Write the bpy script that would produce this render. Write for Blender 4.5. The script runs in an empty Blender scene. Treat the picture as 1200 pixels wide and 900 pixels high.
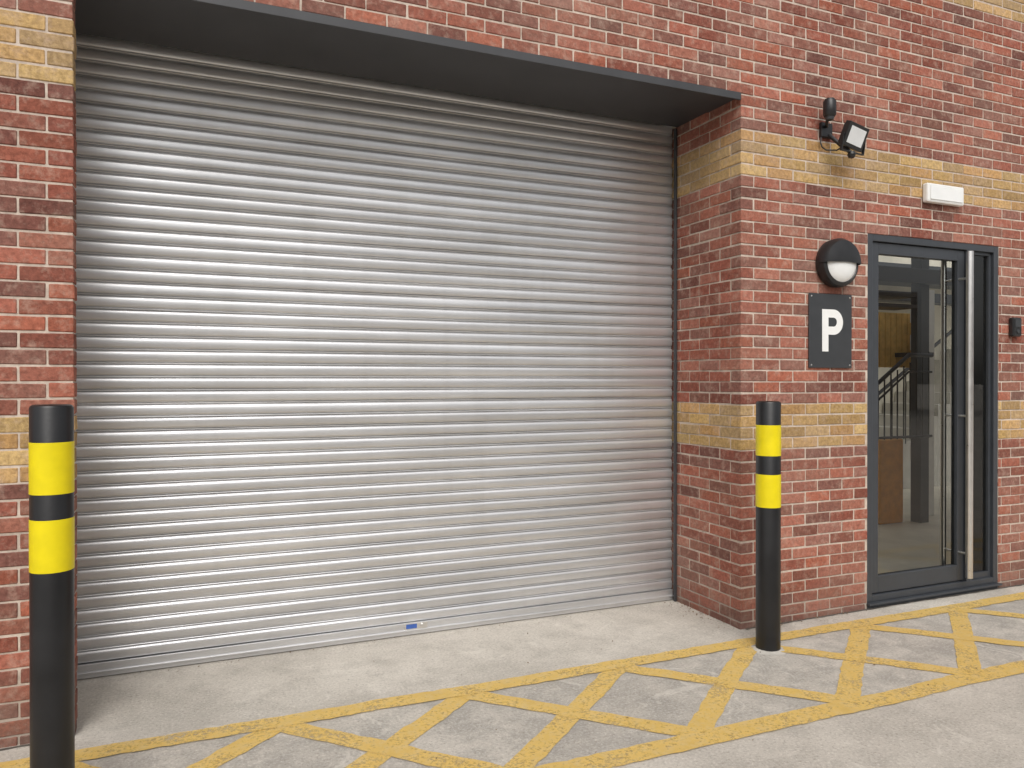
import bpy, bmesh, math, random
from mathutils import Vector, Matrix
R=random.Random(7)
sc=bpy.context.scene
COL=sc.collection
# ---------------------------------------------------------------- materials
def newmat(name):
    m=bpy.data.materials.new(name); m.use_nodes=True
    nt=m.node_tree; nt.nodes.clear()
    o=nt.nodes.new("ShaderNodeOutputMaterial"); b=nt.nodes.new("ShaderNodeBsdfPrincipled")
    nt.links.new(b.outputs[0],o.inputs[0])
    return m,nt,b,o
class N:
    def __init__(s,nt): s.nt=nt
    def n(s,t,**k):
        x=s.nt.nodes.new("ShaderNode"+t)
        for a,v in k.items(): setattr(x,a,v)
        return x
    def l(s,a,b): s.nt.links.new(a,b)
    def pos(s,scale=(1,1,1)):
        g=s.n("NewGeometry"); m=s.n("Mapping"); m.inputs['Scale'].default_value=scale
        s.l(g.outputs['Position'],m.inputs[0]); return m.outputs[0]
    def noise(s,scale,detail=4,rough=.55,vec=None,dist=0):
        x=s.n("TexNoise"); x.inputs['Scale'].default_value=scale; x.inputs['Detail'].default_value=detail
        x.inputs['Roughness'].default_value=rough; x.inputs['Distortion'].default_value=dist
        s.l(vec if vec is not None else s.pos(),x.inputs['Vector']); return x.outputs[0]
    def ramp(s,f,a,b,ca=(0,0,0,1),cb=(1,1,1,1)):
        x=s.n("ValToRGB"); x.color_ramp.elements[0].position=a; x.color_ramp.elements[1].position=b
        x.color_ramp.elements[0].color=ca; x.color_ramp.elements[1].color=cb
        s.l(f,x.inputs[0]); return x.outputs[0]
    def rng(s,f,a,b,c=0,d=1):
        x=s.n("MapRange"); s.l(f,x.inputs[0])
        for i,v in zip((1,2,3,4),(a,b,c,d)): x.inputs[i].default_value=v
        return x.outputs[0]
    def mix(s,f,a,b,mode='MIX'):
        x=s.n("Mix",data_type='RGBA',blend_type=mode)
        for i,v in ((0,f),(6,a),(7,b)):
            if isinstance(v,(int,float)): x.inputs[i].default_value=v
            elif isinstance(v,tuple): x.inputs[i].default_value=v if len(v)==4 else v+(1,)
            else: s.l(v,x.inputs[i])
        return x.outputs[2]
    def math(s,op,a,b=0.0):
        x=s.n("Math",operation=op)
        for i,v in ((0,a),(1,b)):
            if isinstance(v,(int,float)): x.inputs[i].default_value=v
            else: s.l(v,x.inputs[i])
        return x.outputs[0]
    def bump(s,h,strength,dist,b):
        x=s.n("Bump"); x.inputs['Strength'].default_value=strength; x.inputs['Distance'].default_value=dist
        s.l(h,x.inputs['Height']); s.l(x.outputs[0],b.inputs['Normal'])
    def xyz(s):
        a=s.n("SeparateXYZ"); g=s.n("NewGeometry"); s.l(g.outputs['Position'],a.inputs[0]); return a.outputs
def simple(name,col,rough=.5,metal=0,var=.12,bump=.0,nscale=12,spec=.5):
    m,nt,b,o=newmat(name); g=N(nt)
    f=g.noise(nscale,3,.6)
    d=tuple(c*(1-var) for c in col); l=tuple(min(1,c*(1+var)) for c in col)
    c=g.ramp(f,.3,.7,d+(1,),l+(1,)); g.l(c,b.inputs['Base Color'])
    g.l(g.rng(f,0,1,max(0,rough-.08),rough+.08),b.inputs['Roughness'])
    b.inputs['Metallic'].default_value=metal; b.inputs['Specular IOR Level'].default_value=spec
    if bump: g.bump(g.noise(nscale*8,1,.6),bump,.002,b)
    return m
# brick
m,nt,b,o=newmat("brick"); g=N(nt); M_BRICK=m
at=g.n("VertexColor",layer_name="Col")
n1=g.noise(42,3,.7); n2=g.noise(15,4,.72)
c=g.mix(g.ramp(n1,.35,.68),g.mix(1.0,at.outputs[0],(.58,.56,.56),'MULTIPLY'),at.outputs[0])
c=g.mix(g.math('MULTIPLY',g.ramp(n2,.50,.70),.38),c,(.58,.43,.34))
n4=g.noise(1.1,2,.6)
c=g.mix(g.math('MULTIPLY',g.ramp(n4,.42,.72),.2),c,(.52,.37,.29))
z=g.xyz()[2]
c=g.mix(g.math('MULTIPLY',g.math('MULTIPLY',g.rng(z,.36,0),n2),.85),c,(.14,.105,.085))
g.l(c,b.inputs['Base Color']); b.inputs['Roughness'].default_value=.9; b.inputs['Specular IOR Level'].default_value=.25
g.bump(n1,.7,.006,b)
# mortar
m,nt,b,o=newmat("mortar"); g=N(nt); M_MORTAR=m
nn_=g.noise(11,4,.78)
c=g.ramp(nn_,.3,.7,(.38,.31,.255,1),(.68,.58,.49,1)) 
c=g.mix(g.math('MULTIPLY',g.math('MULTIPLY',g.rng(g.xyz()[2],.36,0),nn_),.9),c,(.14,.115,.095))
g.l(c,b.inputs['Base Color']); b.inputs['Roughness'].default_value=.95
# concrete
m,nt,b,o=newmat("concrete"); g=N(nt); M_CONC=m
nz=g.noise(1.0,5,.65,dist=.4); nm=g.noise(4.5,5,.75)
c=g.ramp(nz,.32,.68,(.43,.395,.345,1),(.60,.555,.49,1))
c=g.mix(g.math('MULTIPLY',g.ramp(nm,.46,.66),.55),c,(.34,.31,.27))
y=g.xyz()[1]
zone=g.math('MULTIPLY',g.rng(y,-1.22,-1.12),g.rng(y,-.16,-.26))
c=g.mix(g.math('MULTIPLY',g.math('MULTIPLY',zone,g.ramp(nm,.32,.60)),.55),c,(.28,.265,.24))
n3=g.noise(70,3,.8)
c=g.mix(g.math('MULTIPLY',g.ramp(n3,.54,.68),.6),c,(.20,.18,.155))
c=g.mix(g.math('MULTIPLY',g.ramp(n3,.32,.46,(1,1,1,1),(0,0,0,1)),.5),c,(.76,.73,.66))
c=g.mix(g.math('MULTIPLY',g.ramp(g.noise(3.6,5,.82,dist=1.2),.58,.64),.4),c,(.68,.64,.57))
g.l(c,b.inputs['Base Color']); b.inputs['Roughness'].default_value=.88; b.inputs['Specular IOR Level'].default_value=.3
g.bump(n3,.6,.004,b)
# yellow road paint
m,nt,b,o=newmat("yellow_road_paint"); g=N(nt); M_PAINT=m
na=g.noise(3.5,4,.75); nb=g.noise(60,3,.8)
c=g.ramp(na,.3,.7,(.56,.375,.10,1),(.72,.49,.135,1))
c=g.mix(g.math('MULTIPLY',g.ramp(g.noise(18,4,.85),.44,.72),.55),c,(.58,.47,.28))
g.l(c,b.inputs['Base Color']); b.inputs['Roughness'].default_value=.8
tr=g.n("BsdfTransparent"); mx=g.n("MixShader")
w=g.ramp(g.math('ADD',g.math('MULTIPLY',nb,.5),g.math('MULTIPLY',na,.5)),.50,.64)
g.l(g.math('MULTIPLY',w,.75),mx.inputs[0]); g.l(b.outputs[0],mx.inputs[1]); g.l(tr.outputs[0],mx.inputs[2]); g.l(mx.outputs[0],o.inputs[0])
# galvanised
m,nt,b,o=newmat("galvanised_steel"); g=N(nt); M_GALV=m
nc=g.noise(1.1,4,.65); nk=g.noise(1,3,.6,vec=g.pos((.9,1,13)))
c=g.ramp(nk,.3,.7,(.58,.582,.59,1),(.76,.762,.77,1))
c=g.mix(g.math('MULTIPLY',g.ramp(nc,.45,.72),.35),c,(.50,.495,.49))
c=g.mix(g.math('MULTIPLY',g.ramp(g.noise(1,3,.65,vec=g.pos((7,1,.5))),.5,.8),.18),c,(.38,.375,.37))
g.l(c,b.inputs['Base Color']); b.inputs['Metallic'].default_value=.75
g.l(g.rng(nc,0,1,.30,.46),b.inputs['Roughness'])
M_FRAME=simple("dark_grey_powder_coat",(.045,.050,.058),.42,.0,.08)
M_LINT=simple("lintel_steel_grey",(.045,.046,.050),.5,0,.2,nscale=3)
M_STEEL=simple("brushed_steel",(.80,.79,.77),.30,1,.05)
M_BLACK=simple("black_plastic",(.016,.016,.017),.36,0,.2,bump=.1)
M_BLK2=simple("bollard_black",(.010,.010,.011),.36,0,.35,bump=.15,nscale=6)
M_YEL=simple("yellow_reflective_band",(.78,.64,.0),.42,0,.08,nscale=8)
M_WHITE=simple("white_plastic",(.78,.78,.76),.4,0,.04)
M_DIFF=simple("frosted_diffuser",(.80,.81,.80),.3,0,.03)
M_SIGN=simple("sign_panel_grey",(.040,.043,.047),.4,0,.08)
M_WHP=simple("white_vinyl",(.82,.82,.80),.5,0,.03)
M_IFLOOR=simple("interior_floor",(.60,.56,.46),.5,0,.12,nscale=3)
M_IWALL=simple("interior_wall",(.62,.58,.48),.8,0,.12,nscale=2)
M_STAIR=simple("stair_concrete",(.50,.48,.43),.8,0,.12,nscale=4)
M_WOOD=simple("timber_cladding",(.80,.52,.17),.55,0,.2,nscale=9)
M_ORANGE=simple("orange_plastic",(.75,.33,.04),.5,0,.12)
M_BLUE=simple("blue_label",(.05,.12,.40),.4)
M_FOOT=simple("footing_concrete",(.50,.47,.42),.85,0,.2,bump=.5)
M_LED=simple("floodlight_glass",(.75,.77,.78),.15,0,.04)
M_JOINT=simple("joint_sealant",(.11,.095,.08),.9,0,.3)
M_LEAF=simple("dry_leaf",(.16,.10,.05),.8,0,.4,nscale=40)
M_ASPH=simple("roof_felt",(.06,.06,.06),.9,0,.2)
# glass
m,nt,b,o=newmat("door_glass"); g=N(nt); M_GLASS=m
tr=g.n("BsdfTransparent"); tr.inputs[0].default_value=(.93,.95,.94,1); gl=g.n("BsdfGlossy"); gl.inputs['Roughness'].default_value=.01
fr=g.n("Fresnel"); fr.inputs[0].default_value=1.6; mx=g.n("MixShader")
g.l(fr.outputs[0],mx.inputs[0]); g.l(tr.outputs[0],mx.inputs[1]); g.l(gl.outputs[0],mx.inputs[2]); g.l(mx.outputs[0],o.inputs[0])
# ---------------------------------------------------------------- helpers
def empty(name,loc=(0,0,0),parent=None):
    e=bpy.data.objects.new(name,None); e.empty_display_size=.2; e.location=loc; COL.objects.link(e)
    if parent: e.parent=parent
    return e
def parent_inv(p):
    m=Matrix.Identity(4); q=p
    while q: m=Matrix.Translation(q.location)@m; q=q.parent
    return m.inverted()
def link(name,me,mat,parent=None):
    ob=bpy.data.objects.new(name,me); COL.objects.link(ob)
    if mat: me.materials.append(mat)
    if parent: ob.parent=parent; ob.matrix_parent_inverse=parent_inv(parent)
    return ob
def boxes(name,bl,mat,parent=None,bevel=.0,seg=2):
    vs=[];fs=[]
    for x0,x1,y0,y1,z0,z1 in bl:
        i=len(vs)
        vs+=[(x0,y0,z0),(x1,y0,z0),(x1,y1,z0),(x0,y1,z0),(x0,y0,z1),(x1,y0,z1),(x1,y1,z1),(x0,y1,z1)]
        fs+=[(i,i+3,i+2,i+1),(i+4,i+5,i+6,i+7),(i,i+1,i+5,i+4),(i+1,i+2,i+6,i+5),(i+2,i+3,i+7,i+6),(i+3,i,i+4,i+7)]
    me=bpy.data.meshes.new(name); me.from_pydata(vs,[],fs); me.update()
    ob=link(name,me,mat,parent)
    if bevel:
        mo=ob.modifiers.new("b","BEVEL"); mo.width=bevel; mo.segments=seg; mo.limit_method='ANGLE'
    return ob
def lathe(name,prof,mat,parent=None,axis='Z',loc=(0,0,0),seg=48,a0=0,a1=360,smooth=True):
    full=abs(a1-a0)>=360; n=seg if full else seg+1
    vs=[];fs=[]
    for r,h in prof:
        for k in range(n):
            a=math.radians(a0+(a1-a0)*k/seg)
            if axis=='Z': vs.append((r*math.cos(a),r*math.sin(a),h))
            else: vs.append((r*math.cos(a),-h,r*math.sin(a)))
    for j in range(len(prof)-1):
        for k in range(seg):
            k2=(k+1)%n
            fs.append((j*n+k,j*n+k2,(j+1)*n+k2,(j+1)*n+k))
    me=bpy.data.meshes.new(name); me.from_pydata([tuple(Vector(v)+Vector(loc)) for v in vs],[],fs); me.update()
    bm=bmesh.new(); bm.from_mesh(me); bmesh.ops.remove_doubles(bm,verts=bm.verts,dist=1e-6); bmesh.ops.recalc_face_normals(bm,faces=bm.faces); bm.to_mesh(me); bm.free()
    ob=link(name,me,mat,parent)
    if smooth:
        for p in me.polygons: p.use_smooth=True
        mo=ob.modifiers.new("e","EDGE_SPLIT"); mo.split_angle=math.radians(35)
    return ob
def tube(name,pts,r,mat,parent=None):
    cu=bpy.data.curves.new(name,'CURVE'); cu.dimensions='3D'; cu.bevel_depth=r; cu.bevel_resolution=6; cu.use_fill_caps=True
    s=cu.splines.new('POLY'); s.points.add(len(pts)-1)
    for p,q in zip(s.points,pts): p.co=(*q,1)
    ob=bpy.data.objects.new(name+"_c",cu); COL.objects.link(ob); bpy.context.view_layer.update()
    me=bpy.data.meshes.new_from_object(ob.evaluated_get(bpy.context.evaluated_depsgraph_get())); bpy.data.objects.remove(ob)
    me.materials.clear(); me.name=name
    for p in me.polygons: p.use_smooth=True
    return link(name,me,mat,parent)
# ---------------------------------------------------------------- dimensions
MOD=.223; BL=.213; HB=.1015; CZ=.075; Z0=-.028
XL=-3.801; HEAD=3.497; D=.74
DX0,DX1,DZ0,DZ1=1.13,2.52,.045,2.672
bld=empty("brick_building")
# ---------------------------------------------------------------- bricks
reds=[(.36,.118,.080),(.32,.105,.072),(.40,.138,.094),(.28,.098,.070),(.38,.155,.108),(.34,.130,.092),(.22,.088,.068),(.42,.165,.115),(.29,.125,.092),(.37,.125,.082),(.41,.133,.082),(.24,.105,.082),(.33,.15,.115)]
yels=[(.58,.385,.155),(.54,.35,.145),(.62,.43,.19),(.47,.31,.13),(.60,.385,.17),(.52,.36,.18),(.57,.34,.14)]
def yrow(k): return 16<=k<=19 or 40<=k<=43 or 60<=k<=63
def bcol(k):
    if yrow(k): c=R.choice(yels); f=R.uniform(.80,1.12)
    else: c=R.choice(reds); f=R.uniform(.76,1.2)
    return tuple(min(1,x*f) for x in c)
BV=[];BF=[];BC=[]
def brick(x0,x1,y0,y1,z0,z1,k):
    if x1-x0<.02 or y1-y0<.02 or z1-z0<.012: return
    j=lambda s: max(-2*s,min(2*s,R.gauss(0,s)))
    dx=j(.0012);dz=j(.0012); dy=abs(j(.0009)) ; rz=j(.0006)
    i=len(BV)
    pts=[(x0,y0,z0),(x1,y0,z0),(x1,y1,z0),(x0,y1,z0),(x0,y0,z1),(x1,y0,z1),(x1,y1,z1),(x0,y1,z1)]
    for n,(x,y,z) in enumerate(pts):
        BV.append((x+dx+j(.0008), y+(dy if y==y0 else 0)+(rz if x==x0 else -rz), z+dz+j(.001)))
    BF.extend([(i,i+3,i+2,i+1),(i+4,i+5,i+6,i+7),(i,i+1,i+5,i+4),(i+1,i+2,i+6,i+5),(i+2,i+3,i+7,i+6),(i+3,i,i+4,i+7)])
    BC.append(bcol(k))
XMIN,XMAX=-6.6,7.2
KMAX=84
for k in range(0,KMAX):
    z0=Z0+k*CZ; z1=z0+CZ-.010; z0c=max(z0,-.01)
    odd=k%2
    segs=[(XMIN,XMAX)]
    if z0<HEAD-.001: segs=[(XMIN,XL),(0,XMAX)]
    ns=[]
    for a,bb in segs:
        if z0<DZ1-.001 and a<DX0<bb: ns+=[(a,DX0-.004),(DX1+.004,bb)]
        else: ns.append((a,bb))
    for a,bb in ns:
        n0=int(math.floor((a-1)/MOD)); x=n0*MOD+(MOD/2 if odd else 0)
        while x<bb:
            xa,xb=max(x,a),min(x+BL,bb)
            if xb-xa>.02:
                yb=.1015
                if odd and abs(xa)<1e-6 and z0<HEAD-.001: yb=BL
                brick(xa,xb,0,yb,z0c,z1,k)
            x+=MOD
    if z0<HEAD-.001:
        y=(BL if odd else HB)+.010
        while y<D+.2:
            y1=min(y+BL,D+.2); brick(0,.1015,y,y1,z0c,z1,k); y+=MOD
me=bpy.data.meshes.new("brickwork"); me.from_pydata(BV,[],BF); me.update()
ca=me.color_attributes.new("Col",'FLOAT_COLOR','CORNER')
for pi,p in enumerate(me.polygons):
    c=BC[pi//6]
    for li in p.loop_indices: ca.data[li].color=(*c,1)
ob=link("brickwork",me,M_BRICK,bld)
mo=ob.modifiers.new("b","BEVEL"); mo.width=.0035; mo.segments=1; mo.limit_method='NONE'
TOPZ=Z0+KMAX*CZ-.01
q=.0055; TH=HEAD-.004
boxes("mortar",[(XMIN+q,XL-q,q,.0995,-.1,TH),(XMIN+q,XL-.16,.0995,1.2,-.1,TH),
 (q,DX0-.002,q,.30,-.1,TH),(q,.3,.30,1.2,-.1,TH),
 (DX0-.002,DX1+.002,q,.30,DZ1+q,TH),(DX1+.002,XMAX-q,q,.30,-.1,TH),
 (XMIN+q,XMAX-q,q,.30,TH,TOPZ)],M_MORTAR,bld)
boxes("coping",[(XMIN-.05,XMAX+.05,-.05,.36,TOPZ,TOPZ+.08)],M_FOOT,bld,.01)
boxes("side_walls",[(XMIN+q,XMIN+.3,1.2,9,-.1,TOPZ-.02),(.31,.9,1.25,9,.05,TOPZ-.02),(XMIN+.3,.31,8.7,9,-.1,TOPZ-.02)],M_IWALL,bld)
boxes("roof",[(XMIN+.3,.31,.3,8.7,TOPZ-.35,TOPZ-.2)],M_ASPH,bld)
boxes("lintel",[(XL-.12,-.012,-.014,.003,3.446,3.493)],M_LINT,bld,.002)
boxes("soffit_panel",[(XL-.155,-.003,.0035,.34,3.474,3.489),(XL-.155,-.003,.345,D-.045,3.480,3.489)],M_LINT,bld,.002)
boxes("recess_ceiling",[(XL-.158,-.002,.301,1.2,3.60,3.75)],M_LINT,bld)
# ---------------------------------------------------------------- roller shutter
rs=empty("roller_shutter",(0,0,0),bld)
P=.0747
prof=[(.000,.003),(.0012,-.0060),(.004,-.0088),(.014,-.0112),(.028,-.0122),(.042,-.0120),(.050,-.0110),(.0555,-.0090),(.0600,-.0058),(.0630,-.0015),(.0645,.0035),(.0660,-.0015),(.0680,-.0055),(.0705,-.0072),(.0730,-.0058),(.0750,-.0015),(.0760,.003)]
SXL=XL-.15; SXR=-.010
NXS=28
xs=[SXL+(SXR-SXL)*i/NXS for i in range(NXS+1)]
vs=[];fs=[]
zb=.085; nsl=47; row=0
for s in range(nsl):
    dy=R.gauss(0,.0007); tilt=R.gauss(0,.0007); ph=R.uniform(0,6)
    for (pz,py) in prof:
        for i,x in enumerate(xs):
            vs.append((x,D+.02+py+dy+tilt*pz/.03+.0012*math.sin(x*1.7+ph)*(pz/.0765),zb+s*P+pz*P/.0765+.0012*math.sin(x*1.3+s*.5)))
        row+=1
nx=len(xs)
for r in range(row-1):
    for i in range(nx-1): fs.append((r*nx+i,r*nx+i+1,(r+1)*nx+i+1,(r+1)*nx+i))
me=bpy.data.meshes.new("slats"); me.from_pydata(vs,[],fs); me.update()
for p in me.polygons: p.use_smooth=True
ob=link("slats",me,M_GALV,rs)
mo=ob.modifiers.new("e","EDGE_SPLIT"); mo.split_angle=math.radians(48)
boxes("bottom_bar",[(SXL,SXR,D-.002,D+.028,.006,.082),(SXL,SXR,D-.012,D-.002,.030,.040)],M_GALV,rs,.002)
boxes("guide_rail",[(-.020,-.004,D-.045,D-.022,.001,3.47),(SXL-.01,SXL+.012,D-.045,D-.022,.001,3.47)],M_LINT,rs,.002)
boxes("lock_plate",[(-2.05,-1.90,D-.008,D-.0025,.040,.081)],M_STEEL,rs,.001)
boxes("lock_label",[(-2.04,-1.97,D-.0095,D-.0085,.047,.075)],M_BLUE,rs)
lathe("lock_barrel",[(0,.012),(.011,.012),(.011,0)],M_STEEL,rs,'Y',(-1.932,D-.008,.061),16)
# ---------------------------------------------------------------- glass door
gd=empty("glass_door",(0,0,0),bld)
y0,y1=.006,.085; f=.05
MX0,MX1=2.165,2.215
boxes("frame",[(DX0,DX0+f,y0,y1,DZ0,DZ1),(DX1-f,DX1,y0,y1,DZ0,DZ1),(DX0+f,DX1-f,y0,y1,DZ1-f,DZ1),(DX0+f,DX1-f,y0,y1,DZ0,DZ0+.045),(MX0,MX1,y0,y1,DZ0+.045,DZ1-f)],M_FRAME,gd,.003)
L0,L1,LZ0,LZ1=DX0+f+.005,MX0-.005,DZ0+.052,DZ1-f-.005; st=.075
boxes("door_leaf",[(L0,L0+st,.026,.078,LZ0,LZ1),(L1-st,L1,.026,.078,LZ0,LZ1),(L0+st,L1-st,.026,.078,LZ1-.08,LZ1),(L0+st,L1-st,.026,.078,LZ0,LZ0+.12)],M_FRAME,gd,.003)
S0,S1=MX1,DX1-f
boxes("sidelight_beads",[(S0,S0+.025,.03,.075,DZ0+.045,DZ1-f),(S1-.025,S1,.03,.075,DZ0+.045,DZ1-f),(S0+.025,S1-.025,.03,.075,DZ1-f-.025,DZ1-f),(S0+.025,S1-.025,.03,.075,DZ0+.045,DZ0+.09)],M_FRAME,gd,.002)
def pane(name,x0,x1,y,z0,z1):
    me=bpy.data.meshes.new(name); me.from_pydata([(x0,y,z0),(x1,y,z0),(x1,y,z1),(x0,y,z1)],[],[(0,1,2,3)]); return link(name,me,M_GLASS,gd)
pane("door_pane",L0+st-.005,L1-st+.005,.05,LZ0+.115,LZ1-.075)
pane("sidelight_pane",S0+.02,S1-.02,.05,DZ0+.085,DZ1-f-.02)
hx=L1-st/2-.01
tube("pull_handle",[(hx-.01,-.060,LZ0+.04),(hx-.01,-.060,LZ1-.02)],.026,M_STEEL,gd)
tube("inner_pull_handle",[(hx-.01,.155,LZ0+.06),(hx-.01,.155,LZ1-.03)],.020,M_STEEL,gd)
for i,z in enumerate((LZ0+.22,(LZ0+LZ1)/2,LZ1-.22)): tube("handle_standoff_%d"%i,[(hx-.01,-.055,z),(hx-.01,.155,z)],.009,M_STEEL,gd)
boxes("door_sill",[(DX0,DX1,.004,.30,-.02,DZ0-.002),(DX0-.01,DX1+.01,-.028,.002,DZ0-.016,DZ0-.002)],M_FRAME,gd,.002)
boxes("door_reveal",[(DX0-.001,DX0+.012,.086,.30,DZ0,DZ1),(DX1-.012,DX1+.001,.086,.30,DZ0,DZ1),(DX0+.012,DX1-.012,.086,.30,DZ1-.012,DZ1+.001)],M_FRAME,gd)
# stair court behind the door (open to the sky)
it=empty("stair_lobby",(0,0,0),bld)
boxes("lobby_floor",[(.905,11.9,.301,5.0,-.05,.05)],M_IFLOOR,it)
boxes("lobby_back_wall",[(.905,11.9,5.0,5.1,-.05,4.2),(11.9,12.0,.31,5.1,-.05,4.2)],M_IWALL,it)
boxes("lobby_canopy",[(4.2,11.8,3.9,4.95,3.15,3.3),(3.2,8.0,2.9,3.1,2.62,2.74)],M_FRAME,it,.004)
boxes("lobby_timber_panel",[(4.02+i*.09,4.02+i*.09+.080,2.50,2.55,1.78,2.42) for i in range(9)],M_WOOD,it,.003)
boxes("lobby_column",[(4.16,4.29,2.0,2.13,.05,3.3)],M_FRAME,it,.004)
boxes("lobby_beam",[(2.2,8.7,1.9,2.0,2.68,2.84)],M_FRAME,it,.004)
boxes("lobby_shelves",[(3.5,4.10,2.0,2.3,2.42,2.46),(3.5,4.10,2.0,2.3,2.54,2.58),(4.35,4.62,2.2,2.5,1.9,1.95)],M_FRAME,it,.003)
boxes("lobby_white_post",[(4.62,4.76,2.3,2.44,.05,2.68)],M_WHITE,it,.004)
boxes("lobby_wall_boxes",[(4.50,4.615,2.26,2.42,.7+i*.32,.88+i*.32) for i in range(6)],M_WHITE,it,.004)
boxes("lobby_bin",[(3.66,4.02,2.10,2.40,.05,.98)],M_ORANGE,it,.02)
boxes("lobby_steps",[(5.4+i*.27,5.4+(i+1)*.27-.002,4.0,4.98,.05,.22+i*.175) for i in range(12)],M_STAIR,it,.004)
tube("lobby_stair_rail",[(5.3,3.97,1.15),(8.5,3.97,3.12)],.025,M_BLACK,it)
for i in range(11):
    x=5.5+i*.27; tube("lobby_stair_post_%d"%i,[(x,3.97,.2+i*.17),(x,3.97,1.2+(x-5.3)*.60)],.008,M_BLACK,it)
tube("lobby_handrail",[(2.8,1.9,1.45),(3.4,1.9,1.60),(3.85,1.9,1.90),(4.2,1.9,1.90)],.022,M_BLACK,it)
tube("lobby_mid_rail",[(2.8,1.9,1.25),(3.4,1.9,1.42),(3.85,1.9,1.72),(4.2,1.9,1.72)],.012,M_BLACK,it)
for i in range(10):
    x=3.3+i*.095; tube("lobby_baluster_%d"%i,[(x,1.9,1.0),(x,1.9,1.58+(x-3.3)*.42)],.008,M_BLACK,it)
tube("lobby_rail_bottom",[(3.0,1.9,1.02),(4.2,1.9,1.02)],.014,M_BLACK,it)
# ---------------------------------------------------------------- bollards
def bollard(x,y,h,bands,name="bollard"):
    e=empty(name,(x,y,0)); r=.0725
    lathe("post",[(r+.0,-.05),(r,h-.012),(r-.004,h-.004),(r-.012,h),(0,h+.002)],M_BLK2,e,'Z',(x,y,0),64)
    for i,(a,c) in enumerate(bands):
        lathe("band_%d"%i,[(r,a),(r+.0012,a+.001),(r+.0012,c-.001),(r,c)],M_YEL,e,'Z',(x,y,0),64)
    vs=[(x,y,.014)];n=60; rr=.13
    for k in range(n):
        a=2*math.pi*k/n; rr+=R.uniform(-.008,.008)+(.13-rr)*.2; vs.append((x+rr*math.cos(a),y+rr*math.sin(a),.0012))
    me=bpy.data.meshes.new("footing"); me.from_pydata(vs,[],[(0,1+k,1+(k+1)%n) for k in range(n)]); link("footing",me,M_FOOT,e)
bollard(-.085,-.35,1.50,[(.862,1.060),(1.172,1.357)])
bollard(-3.80,-.70,1.535,[(.920,1.113),(1.206,1.397)],"bollard.001")
# ---------------------------------------------------------------- parking sign
ps=empty("parking_sign",(.765,0,1.965))
boxes("panel",[(.57,.96,-.012,-.002,1.712,2.222)],M_SIGN,ps,.003)
def letterP(x0,x1,z0,z1,t,y):
    H=z1-z0; bowl=H*.60; zc=z1-bowl/2; ro=bowl/2; ri=ro-t; xs_=x1-ro
    out=[(x0,z0),(x0+t,z0),(x0+t,z1-bowl)]
    out+=[(xs_+ro*math.sin(a),zc-ro*math.cos(a)) for a in [math.pi*i/20 for i in range(21)]]
    out+=[(x0,z1)]
    inn=[(x0+t,z1-bowl+t)]+[(xs_+ri*math.sin(a),zc-ri*math.cos(a)) for a in [math.pi*i/20 for i in range(21)]]+[(x0+t,z1-t)]
    cu=bpy.data.curves.new("P",'CURVE'); cu.dimensions='2D'; cu.fill_mode='BOTH'; cu.extrude=.001
    for L in (out,inn):
        s=cu.splines.new('POLY'); s.points.add(len(L)-1); s.use_cyclic_u=True
        for p,(a,b_) in zip(s.points,L): p.co=(a,b_,0,1)
    ob=bpy.data.objects.new("tmp",cu); COL.objects.link(ob); bpy.context.view_layer.update()
    me=bpy.data.meshes.new_from_object(ob.evaluated_get(bpy.context.evaluated_depsgraph_get())); bpy.data.objects.remove(ob)
    me.transform(Matrix.Translation((0,y,0))@Matrix.Rotation(math.pi/2,4,'X')); me.materials.clear(); me.name="letter_p"
    return link("letter_p",me,M_WHP,ps)
letterP(.685,.875,1.825,2.115,.056,-.0132)
for i,(x,z) in enumerate(((.59,1.732),(.94,1.732),(.59,2.202),(.94,2.202))): lathe("screw_%d"%i,[(0,.003),(.005,.002),(.006,0)],M_STEEL,ps,'Y',(x,-.012,z),12)
# ---------------------------------------------------------------- round wall light
wl=empty("wall_light",(.795,0,2.43)); c=(.795,0,2.43)
lathe("base",[(.158,.0),(.165,.01),(.165,.055),(.158,.075),(.138,.085),(.132,.080)],M_BLACK,wl,'Y',c,64)
lathe("diffuser",[(.134,.078),(.120,.092),(.09,.104),(.05,.110),(0,.112)],M_DIFF,wl,'Y',c,64)
lathe("hood",[(.168,.03),(.168,.075),(.150,.105),(.10,.118),(.05,.123),(0,.124)],M_BLACK,wl,'Y',c,40,-2,182)
# ---------------------------------------------------------------- floodlight
fl=empty("security_floodlight",(.74,0,3.32))
FX=-.035
boxes("mount_plate",[(.70+FX,.80+FX,-.025,-.001,3.29,3.39)],M_BLACK,fl,.004)
tube("sensor_arm",[(.74+FX,-.03,3.36),(.70+FX,-.07,3.37),(.695+FX,-.09,3.41)],.011,M_BLACK,fl)
lathe("motion_sensor",[(0,-.002),(.034,0),(.042,.012),(.042,.10),(.032,.118),(0,.120)],M_BLACK,fl,'Z',(.695+FX,-.10,3.40),24)
lathe("sensor_lens",[(0,.0),(.030,0.0),(.026,-.022),(0,-.030)],M_SIGN,fl,'Z',(.695+FX,-.10,3.40),24)
def rotpart(ob,piv,rx,rz,ry=0):
    ob.data.transform(Matrix.Translation(piv)@Matrix.Rotation(rz,4,'Z')@Matrix.Rotation(rx,4,'X')@Matrix.Rotation(ry,4,'Y'))
piv=Vector((.84+FX,-.17,3.265)); RX,RZ,RY=math.radians(20),math.radians(8),math.radians(6)
hd=boxes("lamp_housing",[(-.108,.108,-.020,.018,-.078,.078)]+[(-.09+i*.03,-.084+i*.03,.018,.040,-.065,.065) for i in range(7)],M_BLACK,fl,.004); rotpart(hd,piv,RX,RZ,RY)
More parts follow.
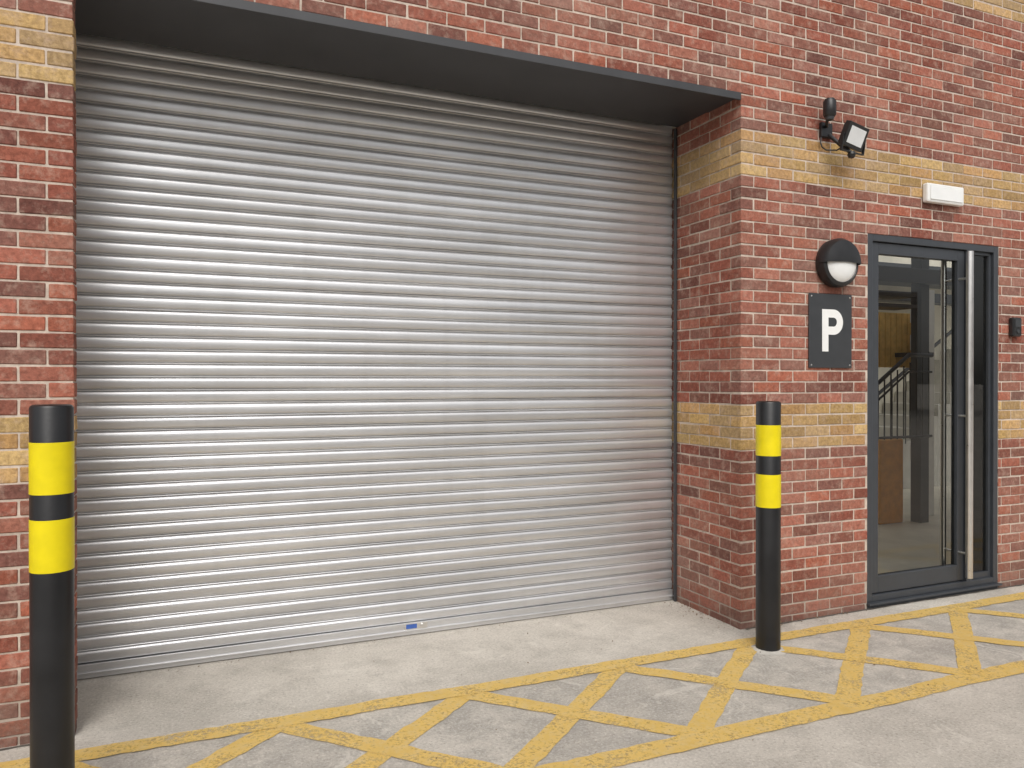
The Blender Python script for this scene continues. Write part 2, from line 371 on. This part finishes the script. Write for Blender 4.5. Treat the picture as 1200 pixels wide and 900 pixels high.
gl=boxes("lamp_glass",[(-.082,.082,-.0225,-.0205,-.055,.055)],M_LED,fl,.002); rotpart(gl,piv,RX,RZ,RY)
br=boxes("bracket",[(-.121,-.113,-.01,.01,-.10,.01),(.113,.121,-.01,.01,-.10,.01),(-.121,.121,-.01,.01,-.108,-.10)],M_BLACK,fl,.002); rotpart(br,piv,RX*.4,RZ)
tube("bracket_arm",[(.77+FX,-.02,3.31),(.80+FX,-.10,3.22),(.83+FX,-.16,3.155)],.014,M_BLACK,fl)
lathe("bracket_knuckle",[(0,-.028),(.02,-.02),(.028,0),(.02,.02),(0,.028)],M_BLACK,fl,'Z',(.83+FX,-.16,3.145),20)
tube("lamp_cable",[(.71+FX,-.012,3.30),(.695+FX,-.02,3.25),(.70+FX,-.03,3.215),(.735+FX,-.03,3.20),(.78+FX,-.08,3.19),(.81+FX,-.14,3.22)],.005,M_BLACK,fl)
# emergency light, reader
el=empty("emergency_exit_light",(1.86,0,3.0))
boxes("housing",[(1.665,2.055,-.05,-.001,2.935,3.075)],M_WHITE,el,.012)
boxes("lens",[(1.69,2.03,-.056,-.0505,2.955,3.055)],M_DIFF,el,.002)
rd=empty("door_entry_reader",(2.68,0,2.0))
boxes("housing",[(2.63,2.73,-.045,-.001,1.97,2.12)],M_BLACK,rd,.012)
lathe("button",[(0,.006),(.014,.005),(.016,0)],M_SIGN,rd,'Y',(2.68,-.045,2.01),24)
boxes("keypad_face",[(2.645,2.715,-.048,-.0455,2.045,2.105)],M_SIGN,rd,.002)
# ---------------------------------------------------------------- ground
def sheet(name,quads,mat,parent=None):
    vs=[];fs=[]
    for qd in quads:
        i=len(vs); vs+=qd; fs.append(tuple(range(i,i+len(qd))))
    me=bpy.data.meshes.new(name); me.from_pydata(vs,[],fs); me.update(); return link(name,me,mat,parent)
S=300
sheet("ground",[[(-S,-S,0),(S,-S,0),(S,S,0),(-S,S,0)]],M_CONC)
def strip(p,qq,w,z,jit=.005):
    p=Vector(p);qq=Vector(qq); d=(qq-p); Ln=d.length; d.normalize(); nn=Vector((-d.y,d.x)); out=[]
    n=max(2,int(Ln/.05)); A=[];B=[]
    dr=0
    for i in range(n+1):
        dr=dr*.9+R.uniform(-.003,.003)
        c_=p+d*Ln*i/n+nn*dr; A.append(c_+nn*(w/2+R.uniform(-jit,jit))); B.append(c_-nn*(w/2+R.uniform(-jit,jit)))
    for i in range(n): out.append([(B[i].x,B[i].y,z),(B[i+1].x,B[i+1].y,z),(A[i+1].x,A[i+1].y,z),(A[i].x,A[i].y,z)])
    return out
qs=[]
YT,YB=-.225,-1.165
qs+=strip((-5.0,YT),(6.5,YT),.12,.006); qs+=strip((-5.0,YB),(6.5,YB),.13,.006)
tops=lambda k:-1.08+.925*k; bots=lambda k:-1.19+.925*k
for k in range(-4,8):
    qs+=strip((bots(k),YB+.05),(tops(k+1),YT-.04),.115,.0035)
    qs+=strip((tops(k),YT-.04),(bots(k+1),YB+.05),.115,.0048)
sheet("road_markings",qs,M_PAINT)
jl=strip((-7,-.018),(XL-.05,-.018),.025,.003,jit=.006)+strip((.03,-.010),(8,-.010),.022,.003,jit=.007)
sheet("concrete_joints",jl,M_JOINT)
qs=[]
for i in range(230):
    t=R.random()
    if t<.35: x,y=-abs(R.gauss(0,.08))-.01,R.uniform(.0,.7)
    elif t<.6: x,y=R.uniform(0,1.1),-abs(R.gauss(0,.03))-.01
    elif t<.75: x,y=R.uniform(-3.7,-.1),R.uniform(.62,.72)
    else: x,y=R.uniform(-3.5,3),R.uniform(-2.2,.5)
    s=R.uniform(.002,.009); a=R.uniform(0,6.28); z=.009
    qs.append([(x+s*math.cos(a+u)*(1 if n%2 else .6),y+s*math.sin(a+u)*(1 if n%2 else .6),z+R.uniform(0,.006)) for n,u in enumerate((0,1.3,2.6,3.9,5.1))])
sheet("leaf_litter",qs,M_LEAF)
# opposite building (seen in reflections)
wh=empty("warehouse",(0,-26,0))
boxes("walls",[(-30,34,-32,-26,0,6.5)],simple("warehouse_brick",(.26,.19,.15),.9,0,.25,nscale=1),wh)
boxes("windows",[(x,x+2.2,-25.98,-25.9,1.0,2.8) for x in range(-28,32,5)]+[(x,x+2.2,-25.98,-25.9,4.0,5.4) for x in range(-28,32,5)],M_FRAME,wh)
# ---------------------------------------------------------------- camera
cam=bpy.data.cameras.new("camera"); co=bpy.data.objects.new("camera",cam); COL.objects.link(co); sc.camera=co
cam.sensor_width=36; cam.lens=36*905.123/1200; cam.clip_end=1000
co.location=(-3.371,-4.024,1.624)
co.rotation_euler=(math.radians(90-.246),0,math.radians(-23.445))
# ---------------------------------------------------------------- light
w=bpy.data.worlds.new("World"); sc.world=w; w.use_nodes=True; nt=w.node_tree; nt.nodes.clear()
sk=nt.nodes.new("ShaderNodeTexSky"); sk.sky_type='NISHITA'; sk.sun_disc=False
sk.sun_elevation=math.radians(46); sk.sun_rotation=math.radians(200); sk.dust_density=4; sk.ozone_density=1; sk.air_density=1
hs=nt.nodes.new("ShaderNodeHueSaturation"); hs.inputs['Saturation'].default_value=.2
bg=nt.nodes.new("ShaderNodeBackground"); bg.inputs[1].default_value=.15
wo=nt.nodes.new("ShaderNodeOutputWorld"); nt.links.new(sk.outputs[0],hs.inputs['Color']); nt.links.new(hs.outputs[0],bg.inputs[0]); nt.links.new(bg.outputs[0],wo.inputs[0])
sl=bpy.data.lights.new("sun",'SUN'); sl.energy=1.15; sl.angle=math.radians(45); sl.color=(1,.96,.90)
so=bpy.data.objects.new("sun",sl); COL.objects.link(so)
az=math.radians(200); el_=math.radians(46)
dirv=Vector((math.sin(az)*math.cos(el_),math.cos(az)*math.cos(el_),math.sin(el_)))
so.rotation_euler=dirv.to_track_quat('Z','Y').to_euler()
sc.view_settings.view_transform='Standard'; sc.view_settings.look='None'; sc.view_settings.exposure=0
